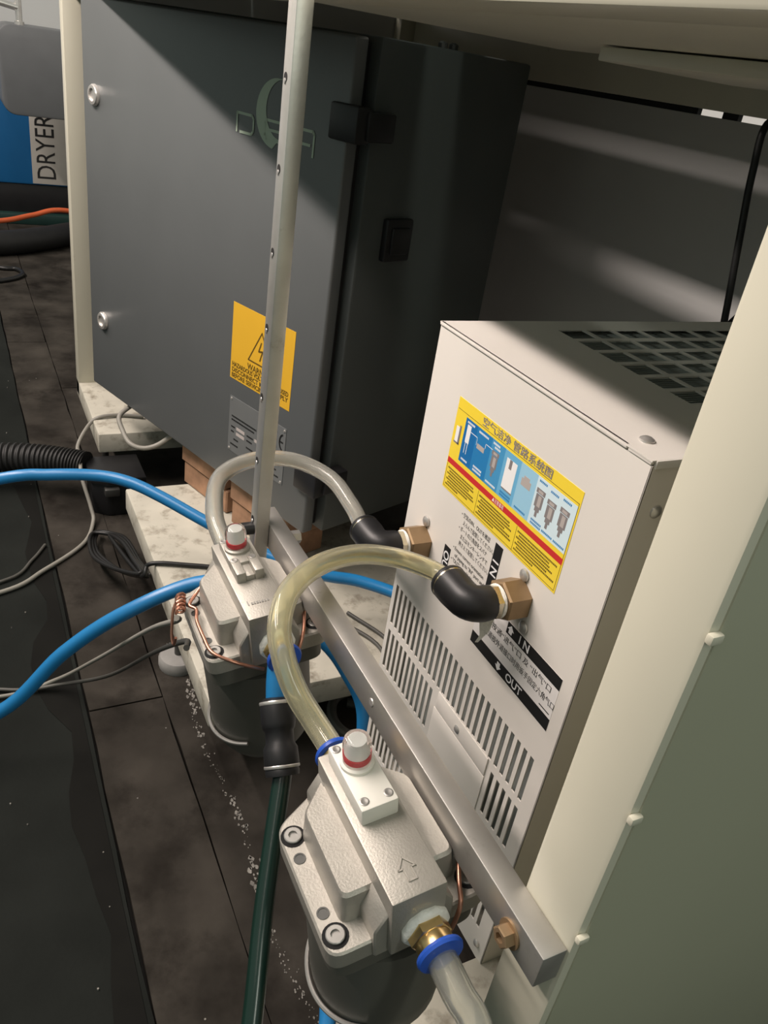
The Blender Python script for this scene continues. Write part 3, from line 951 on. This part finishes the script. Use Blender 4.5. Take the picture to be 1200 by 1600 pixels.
    if variant == 2:
        gb.box((-0.0515, -0.0112, 0.0350), (-0.0030, 0.0112, 0.0480), 0.0014)
        gm = 'gauge_white'
        ztop = 0.048
    else:
        gb.box((-0.0500, -0.0108, 0.0350), (-0.0150, 0.0108, 0.0430), 0.0014)
        gb.box((-0.0200, -0.0108, 0.0350), (0.0010, -0.0035, 0.0445), 0.0010).box((-0.0200, 0.0035, 0.0350), (0.0010, 0.0108, 0.0445), 0.0010).box((-0.0200, -0.0036, 0.0350), (0.0002, 0.0036, 0.0405), 0.0008)
        gm = 'cast_metal'
        ztop = 0.043
    gg = gb.build('gauge_block', gm, t)
    cxg = -0.0345
    MB().lathe([(0.0100, ztop - 0.001), (0.0100, ztop + 0.002), (0.0086, ztop + 0.003)], (cxg, 0, 0), seg=28).build('dome_seat', gm, gg)
    MB().lathe([(0.0084, ztop + 0.0005), (0.0084, ztop + 0.015), (0.0074, ztop + 0.0190), (0.0050, ztop + 0.0205), (0, ztop + 0.0205)], (cxg, 0, 0), seg=28).build('indicator_dome', 'clear_cap', gg, 'clear plastic dome')
    MB().lathe([(0.0058, ztop + 0.0025), (0.0058, ztop + 0.0068), (0, ztop + 0.0069)], (cxg, 0, 0), seg=20).build('red_indicator', 'red_plastic', gg, 'red indicator ring')
    MB().lathe([(0.0048, ztop + 0.0070), (0.0052, ztop + 0.0182), (0, ztop + 0.0185)], (cxg, 0, 0), seg=20).build('white_plunger', 'white_plastic', gg)
    zs = ztop if variant == 2 else 0.0445
    for x, y in ((-0.0085 if variant == 2 else -0.0175, -0.0072), (-0.0085 if variant == 2 else -0.0175, 0.0072), (-0.0475, -0.0075)):
        MB().lathe([(0.0028, 0), (0.0028, 0.0003), (0.0021, 0.0005), (0.0012, 0.0004), (0, 0.0001)], (x, y, zs if x > -0.03 else ztop), seg=14).build('gauge_screw', 'bolt_steel', gg, angle=20)
    # brass push-in connectors with blue collars at both ends
    for sgn, x0 in ((1, 0.0445), (-1, -0.0570)):
        A = (sgn, 0, 0)
        SL = 0.0058 if sgn > 0 else 0.0095
        dx = 0.0152 if sgn > 0 else 0.0190
        O = (x0, 0.0035, 0.0065)
        c = MB().lathe([(0.0105, 0.0), (0.0118, 0.0006), (0.0118, 0.0056), (0.0108, 0.0062)], (O[0] + sgn * 0.003, O[1], O[2]), A, 6).build('brass_connector', 'brass', t, angle=20)
        MB().lathe([(0.0136, -0.001), (0.0143, 0.0010), (0.0138, 0.0028), (0.0122, 0.0040), (0.0105, 0.0042)], O, A, 11, rot=0.3).build('thread_tape', 'tape_white', c, angle=60)
        MB().lathe([(0.0098, 0.0), (0.0102, 0.0008), (0.0102, SL), (0.0095, SL + 0.0008)], (O[0] + sgn * 0.0090, O[1], O[2]), A, 28).build('connector_sleeve', 'brass', c)
        MB().lathe([(0.0095, 0.0), (0.0128, 0.0006), (0.0132, 0.0022), (0.0124, 0.0038), (0.0088, 0.0042)], (O[0] + sgn * dx, O[1], O[2]), A, 32).build('release_collar', 'blue_collar', c, 'blue release collar')
    # bracket up to the rail
    MB().box((-0.020, 0.034, -0.004), (0.020, 0.0372, 0.016), 0.0008).build('bracket', 'rail_alu', t)
    return t


f2 = make_filter(-0.243, 'near silver air filter with pale gauge block and embossed arrow', 2)
f1 = make_filter(-0.478, 'far silver air filter with copper wire looped around its ridge', 1)


# ------------------------------------------------------------------ hoses
def hose(name, pts, r, material, lb, cat='hose', inner=None, seg=18, sub=8, group=None):
    base = Vector(pts[len(pts) // 2])
    m = MB()
    if inner:
        m.keep = True
    m.tube(pts, r, seg, sub, inner)
    o = m.build(name, material, loc=tuple(base), angle=60)
    return tag(o, lb, cat, group)


hose('clear_hose', [(-0.312, 0.1816, 0.4784), (-0.330, 0.1808, 0.479), (-0.347, 0.1770, 0.4835), (-0.363, 0.170, 0.495), (-0.378, 0.165, 0.512), (-0.397, 0.167, 0.527), (-0.424, 0.184, 0.534), (-0.451, 0.217, 0.532), (-0.471, 0.259, 0.522), (-0.474, 0.297, 0.511), (-0.458, 0.322, 0.506), (-0.446, 0.3275, 0.505), (-0.436, 0.3285, 0.505)],
     0.0083, 'yellow_hose', 'yellowish clear hose arching from near filter to the sticker-side elbow', inner=0.0058, group='clear hoses')
hose('clear_hose', [(-0.549, 0.1816, 0.4784), (-0.578, 0.1816, 0.4785), (-0.622, 0.186, 0.482), (-0.684, 0.209, 0.484), (-0.718, 0.254, 0.482), (-0.719, 0.300, 0.477), (-0.687, 0.330, 0.470), (-0.635, 0.333, 0.465), (-0.602, 0.329, 0.463), (-0.589, 0.3285, 0.463)],
     0.0083, 'clear_hose', 'milky clear hose arching behind the upright strut', inner=0.0058, group='clear hoses')
hose('clear_hose', [(-0.196, 0.1816, 0.4784), (-0.185, 0.1818, 0.477), (-0.164, 0.184, 0.470), (-0.146, 0.187, 0.462), (-0.09, 0.18, 0.435), (-0.02, 0.15, 0.37), (0.04, 0.10, 0.24), (0.10, 0.02, 0.05), (0.16, -0.10, 0.009), (0.3, -0.3, 0.009)],
     0.0083, 'clear_hose', 'milky clear hose leaving the near filter towards the frame bottom', inner=0.0058, group='clear hoses')
hose('blue_hose', [(-0.432, 0.1816, 0.4784), (-0.424, 0.1805, 0.473), (-0.414, 0.177, 0.459), (-0.405, 0.175, 0.443)], 0.0083, 'blue_hose', 'short blue hose between far filter and the black union', group='blue hoses')
A_ = [(-1.5, -0.9, 0.010), (-1.35, -0.5, 0.04), (-1.18, -0.16, 0.20), (-1.116, 0.020, 0.270), (-1.098, 0.087, 0.280), (-1.085, 0.147, 0.280), (-1.060, 0.187, 0.279), (-1.026, 0.225, 0.270), (-0.965, 0.285, 0.250), (-0.899, 0.351, 0.230), (-0.851, 0.412, 0.220), (-0.826, 0.466, 0.215), (-0.775, 0.520, 0.210), (-0.70, 0.56, 0.205), (-0.6, 0.58, 0.2)]
hose('blue_hose', A_, 0.0086, 'blue_hose', 'blue hose crossing above the dirty base plate to behind the white box', group='blue hoses')
B_ = [(-0.95, -0.35, 0.010), (-0.87, -0.14, 0.03), (-0.826, -0.012, 0.100), (-0.798, 0.064, 0.200), (-0.768, 0.133, 0.270), (-0.752, 0.218, 0.308), (-0.715, 0.275, 0.300), (-0.678, 0.340, 0.255), (-0.664, 0.375, 0.205), (-0.644, 0.396, 0.150), (-0.61, 0.38, 0.08), (-0.52, 0.31, 0.03), (-0.40, 0.262, 0.035), (-0.345, 0.235, 0.05), (-0.28, 0.195, 0.03), (-0.15, 0.12, 0.010)]
hose('blue_hose', B_, 0.0086, 'blue_hose', 'blue hose rising from the floor and passing behind the far filter', group='blue hoses')
G_ = [(-0.376, 0.1705, 0.4165), (-0.371, 0.170, 0.412), (-0.345, 0.157, 0.388), (-0.306, 0.138, 0.355), (-0.262, 0.119, 0.320), (-0.19, 0.085, 0.25), (-0.10, 0.03, 0.12), (0.0, -0.06, 0.02), (0.15, -0.2, 0.0085)]
hose('green_hose', G_, 0.0068, 'green_hose', 'dark green hose running down from the black union')
# black straight union between the blue and the green hose
u0, u1 = Vector((-0.4105, 0.1755, 0.450)), Vector((-0.369, 0.1695, 0.4105))
un = thing('union_fitting', 'black straight push-in union joining blue hose to green hose', 'fitting', tuple(u0))
du = u1 - u0
Lu = du.length
MB().lathe([(0.0088, 0.002), (0.0118, 0.004), (0.0125, 0.007), (0.0127, 0.020), (0.0118, 0.024), (0.0104, 0.026), (0.0104, 0.034), (0.0125, 0.038), (0.0128, 0.049), (0.0125, 0.050)], (0, 0, 0), du, 28).build('union_body', 'black_plastic', un)
MB().lathe([(0.0126, 0.0045), (0.0129, 0.0052), (0.0129, 0.0062), (0.0126, 0.007)], (0, 0, 0), du, 28).build('steel_ring', 'steel', un)
MB().lathe([(0.0126, 0.0495), (0.0130, 0.0500), (0.0130, 0.0512), (0.0126, 0.0518)], (0, 0, 0), du, 28).build('steel_ring', 'steel', un)
MB().lathe([(0.0118, 0.0518), (0.0124, 0.0535), (0.0120, 0.0570), (0.0072, 0.0570)], (0, 0, 0), du, 28).build('release_collar', 'black_plastic', un)

# ------------------------------------------------------------------ wires and cables
hose('grey_wire', [(-0.520, 0.128, 0.448), (-0.545, 0.134, 0.425), (-0.691, 0.139, 0.300), (-0.869, 0.109, 0.120), (-0.956, 0.061, 0.020), (-0.96, -0.02, 0.005), (-1.0, -0.3, 0.004), (-1.2, -0.8, 0.004), (-1.3, -1.6, 0.004)], 0.0027, 'grey_cable', 'light grey wire running from far filter down to the floor', 'cable', seg=8)
hose('dark_wire', [(-0.508, 0.134, 0.425), (-0.546, 0.142, 0.400), (-0.712, 0.151, 0.250), (-0.878, 0.126, 0.080), (-0.945, 0.073, 0.020), (-0.975, -0.011, 0.005), (-1.08, -0.2, 0.004), (-1.3, -0.7, 0.004), (-1.45, -1.6, 0.004)], 0.0027, 'dark_cable', 'dark grey wire sagging below the light grey one to the floor', 'cable', seg=8)
# coiled black cable at the front edge of the base plate
cp = [(-1.345, 0.183, 0.014), (-1.300, 0.170, 0.020), (-1.235, 0.170, 0.032), (-1.143, 0.190, 0.062), (-1.066, 0.2165, 0.100), (-1.130, 0.2165, 0.086), (-1.235, 0.2165, 0.058), (-1.310, 0.207, 0.026)]
path = []
for k in range(3):
    for p in cp:
        path.append((p[0] + 0.012 * (k - 1) * (1 if p[0] < -1.2 else 0.3), p[1] - 0.006 * k, p[2] + 0.006 * k))
path += [(-1.070, 0.205, 0.105), (-1.060, 0.214, 0.128), (-1.052, 0.232, 0.1345), (-1.037, 0.272, 0.1345), (-1.02, 0.311, 0.1345), (-0.98, 0.37, 0.1345)]
hose('black_cable_coil', path, 0.0037, 'black_cable', 'black cable bundled in loops at the base plate edge', 'cable', seg=8, sub=6)
hose('grey_cable', [(-1.600, 0.315, 0.1345), (-1.613, 0.273, 0.1345), (-1.610, 0.233, 0.135), (-1.601, 0.207, 0.124), (-1.554, 0.1765, 0.100), (-1.503, 0.174, 0.090), (-1.462, 0.170, 0.078), (-1.425, 0.180, 0.030), (-1.398, 0.180, 0.010), (-1.331, 0.152, 0.006), (-1.262, 0.079, 0.006), (-1.213, 0.005, 0.005), (-1.18, -0.2, 0.005), (-1.25, -0.7, 0.005), (-1.2, -1.6, 0.005)], 0.0038, 'grey_cable', 'grey cable curling off the far base plate onto the floor', 'cable', seg=10)
hose('grey_cable', [(-1.345, 0.088, 0.0045), (-1.300, 0.062, 0.0045), (-1.250, 0.020, 0.0045), (-1.24, -0.10, 0.0045), (-1.33, -0.5, 0.0045), (-1.38, -1.6, 0.0045)], 0.0028, 'dark_cable', 'thin dark cable lying on the aisle floor beside the curling grey cable', 'cable', seg=8)
hose('grey_cable', [(-1.471, 0.275, 0.2235), (-1.440, 0.240, 0.212), (-1.410, 0.240, 0.195), (-1.375, 0.247, 0.185), (-1.358, 0.268, 0.182), (-1.352, 0.296, 0.192), (-1.345, 0.330, 0.223)], 0.0045, 'grey_cable', 'grey cable drooping in a loop from the cabinet underside', 'cable', seg=10)
hose('power_cable', [(-0.735, 0.90, 0.868), (-0.740, 0.86, 0.862), (-0.733, 0.855, 0.81), (-0.719, 0.855, 0.739), (-0.703, 0.855, 0.664), (-0.690, 0.855, 0.60), (-0.65, 0.83, 0.52), (-0.599, 0.80, 0.48)], 0.0045, 'black_cable', 'black power cable hanging down behind the white box', 'cable', seg=10)
hose('power_cable', [(-0.66, 0.865, 0.70), (-0.685, 0.862, 0.655), (-0.699, 0.860, 0.62), (-0.68, 0.85, 0.56)], 0.003, 'black_cable', 'thin black lead beside the hanging power cable', 'cable', seg=8)
# copper tie wires
hose('copper_wire', [(-0.520, 0.150, 0.480), (-0.513, 0.141, 0.474), (-0.503, 0.134, 0.4725), (-0.496, 0.1375, 0.4725), (-0.482, 0.1345, 0.4725), (-0.462, 0.1345, 0.472), (-0.445, 0.136, 0.4715), (-0.435, 0.147, 0.4690), (-0.431, 0.160, 0.464), (-0.430, 0.172, 0.459)], 0.0014, 'copper', 'copper wire bent round the aisle side of the far filter', 'wire', seg=8, group='copper tie wires')
hose('copper_wire', [(-0.470, 0.2165, 0.4880), (-0.462, 0.2135, 0.4845), (-0.452, 0.210, 0.4825), (-0.440, 0.205, 0.4790), (-0.4335, 0.200, 0.470), (-0.433, 0.196, 0.460)], 0.0014, 'copper', 'copper wire on the rail side of the far filter', 'wire', seg=8, group='copper tie wires')
hose('copper_wire', [(-0.2300, 0.2180, 0.4900), (-0.221, 0.214, 0.486), (-0.211, 0.2095, 0.4820), (-0.2025, 0.2065, 0.477), (-0.1995, 0.203, 0.466), (-0.199, 0.199, 0.455)], 0.0014, 'copper', 'copper wire at the near filter beside its brass connector', 'wire', seg=8, group='copper tie wires')
m = MB()
tw = []
for k in range(26):
    a = k * 1.15
    tw.append((-0.516 + 0.0008 * k, 0.130 + 0.0035 * math.cos(a) - 0.0002 * k, 0.4725 + 0.0035 * math.sin(a)))
m.tube(tw, 0.0012, 6, 2)
m.tube([(-0.516, 0.128, 0.470), (-0.512, 0.1235, 0.462), (-0.505, 0.121, 0.444), (-0.500, 0.1215, 0.438), (-0.498, 0.1225, 0.446)], 0.0013, 6, 6)
tag(m.build('twisted_copper_wire', 'copper', loc=(-0.51, 0.13, 0.47)), 'twisted copper wire end on the far filter outer corner', 'wire', 'copper tie wires')
for k, (p0, p1) in enumerate((((-0.70, 0.470, 0.1335), (-0.86, 0.44, 0.1335)), ((-0.70, 0.490, 0.1335), (-0.86, 0.47, 0.1335)))):
    hose('thin_lead', [p0, ((p0[0] + p1[0]) / 2, p0[1] + 0.012, 0.1335), p1], 0.003, 'dark_cable', ('thin dark lead on the base plate beside the box, nearer the rail', 'thin dark lead on the base plate beside the box, nearer the wall')[k], 'cable', seg=8)

# corrugated duct and black valve under the far plate
pts = spline([Vector(p) for p in ((-1.68, -0.55, 0.036), (-1.63, -0.25, 0.04), (-1.600, -0.05, 0.055), (-1.589, 0.033, 0.066), (-1.560, 0.101, 0.072), (-1.530, 0.150, 0.075), (-1.505, 0.185, 0.076))], 26)
m = MB()
m.tube(pts, 0.030, 20, raw=True, rf=lambda i: 1.0 if (i // 2) % 2 == 0 else 0.86)
tag(m.build('corrugated_hose', 'black_rubber', loc=(-1.56, 0.1, 0.036), angle=25), 'black corrugated duct hose entering the valve under the far plate', 'hose')
vb = thing('black_valve', 'black valve box with angled top standing under the far base plate', 'valve', (-1.47, 0.235, 0.0))
MB().prism([(-0.055, -0.048), (0.022, -0.048), (0.040, -0.020), (0.040, 0.048), (-0.055, 0.048)], 0.0, 0.070, 0.004).prism([(-0.060, -0.052), (0.026, -0.052), (0.044, -0.022), (0.044, 0.052), (-0.060, 0.052)], 0.070, 0.0845, 0.003).build('valve_body', 'black_plastic', vb)
MB().box((0.030, -0.028, 0.050), (0.052, 0.000, 0.066), 0.002).build('side_clip', 'dark_steel', vb)
MB().lathe([(0.014, 0.040), (0.014, 0.060), (0.011, 0.066), (0.011, 0.12)], (0.0, 0.02, 0.040), (1, 0.3, 0), 18).build('outlet_pipe', 'black_rubber', vb)
lx = tag(MB().tube([(-0.80, 0.46, 0.008), (-0.775, 0.50, 0.008), (-0.735, 0.485, 0.008), (-0.735, 0.44, 0.008), (-0.77, 0.425, 0.010), (-0.805, 0.44, 0.014), (-0.82, 0.48, 0.014)], 0.0075, 10, 8).build('rubber_tube_end', 'dark_cable', loc=(-0.77, 0.46, 0.0)), 'dark rubber tube curled on the floor beneath the rail', 'hose')

# ------------------------------------------------------------------ far end of the aisle
bd = thing('blue_dryer_cabinet', 'blue machine cabinet marked DRYER at the far end of the aisle', 'machine', (-4.35, 0.35, 0.0))
MB().box((-0.35, -0.75, 0.165), (0.35, 0.75, 0.745), 0.01).build('blue_casing', 'dryer_blue', bd)
MB().box((-0.33, -0.73, 0.04), (0.33, 0.73, 0.165), 0.004).build('plinth', 'black_plastic', bd)
MB().box((-0.36, -0.76, 0.0), (0.37, 0.76, 0.045), 0.004).build('green_base', 'machine_green', bd)
sp_ = MB().box((0.349, -0.028, 0.172), (0.352, 0.115, 0.70), 0.0005).build('name_strip', 'beige_strip', bd, 'beige strip lettered DRYER')
text('DRYER', 0.110, 'ink', sp_, (0.3522, 0.034, 0.188), right=(0, 0, 1), up=(0, -1, 0), width=0.255, depth=0.0005, name='lettering')
gh = thing('grey_machine_head', 'dark grey rounded machine housing in front of the blue cabinet', 'machine', (-3.45, 0.42, 0.0))
pr_ = []
for cyy, czz, a0 in ((-0.18, 0.54, PI), (0.20, 0.54, 1.5 * PI), (0.20, 0.735, 0.0), (-0.18, 0.735, 0.5 * PI)):
    for k in range(6):
        a = a0 + k * PI / 10
        r = 0.045
        pr_.append((cyy + r * math.cos(a), czz + r * math.sin(a)))
MY = Matrix(((0, 0, 1, 0), (1, 0, 0, 0), (0, 1, 0, 0), (0, 0, 0, 1)))
MB().prism(pr_, -0.25, 0.0, 0.006, 2, MY).build('housing', 'housing_grey', gh)
MB().cyl((-0.12, 0.12, 0.0), (-0.12, 0.12, 0.51), 0.05, seg=24).build('pedestal', 'housing_grey', gh)
MB().lathe([(0.016, 0.0), (0.016, 0.012), (0.011, 0.014), (0.011, 0.10), (0.015, 0.104), (0.015, 0.125), (0, 0.125)], (-0.03, -0.150, 0.778), seg=16).tube([(-0.03, -0.150, 0.83), (-0.03, -0.25, 0.845), (-0.03, -0.40, 0.87), (-0.03, -0.425, 0.82), (-0.03, -0.43, 0.6), (-0.03, -0.43, 0.2), (-0.03, -0.43, 0.0)], 0.011, 12, 6).build('steam_pipe', 'steel', gh, 'bare metal pipe on the housing top')
hose('thick_hose', [(-3.2, -0.5, 0.046), (-3.35, -0.1, 0.046), (-3.433, 0.146, 0.046), (-3.523, 0.290, 0.046), (-3.70, 0.50, 0.046), (-3.85, 0.8, 0.046)], 0.045, 'black_rubber', 'thick black hose lying across the far floor')
hose('thin_black_loop', [(-3.30, 0.02, 0.009), (-3.22, 0.130, 0.009), (-3.209, 0.182, 0.009), (-3.143, 0.198, 0.009), (-3.073, 0.151, 0.009), (-3.04, 0.05, 0.009), (-3.1, -0.2, 0.009)], 0.008, 'black_cable', 'thin black cable loop on the far floor', 'cable', seg=8)
hose('orange_cable', [(-3.42, -0.5, 0.010), (-3.46, -0.1, 0.098), (-3.562, 0.158, 0.100), (-3.640, 0.282, 0.112), (-3.679, 0.413, 0.13), (-3.75, 0.7, 0.07), (-3.8, 1.0, 0.012)], 0.010, 'orange_cable', 'orange cable draped over the thick black hose', 'cable', seg=10)
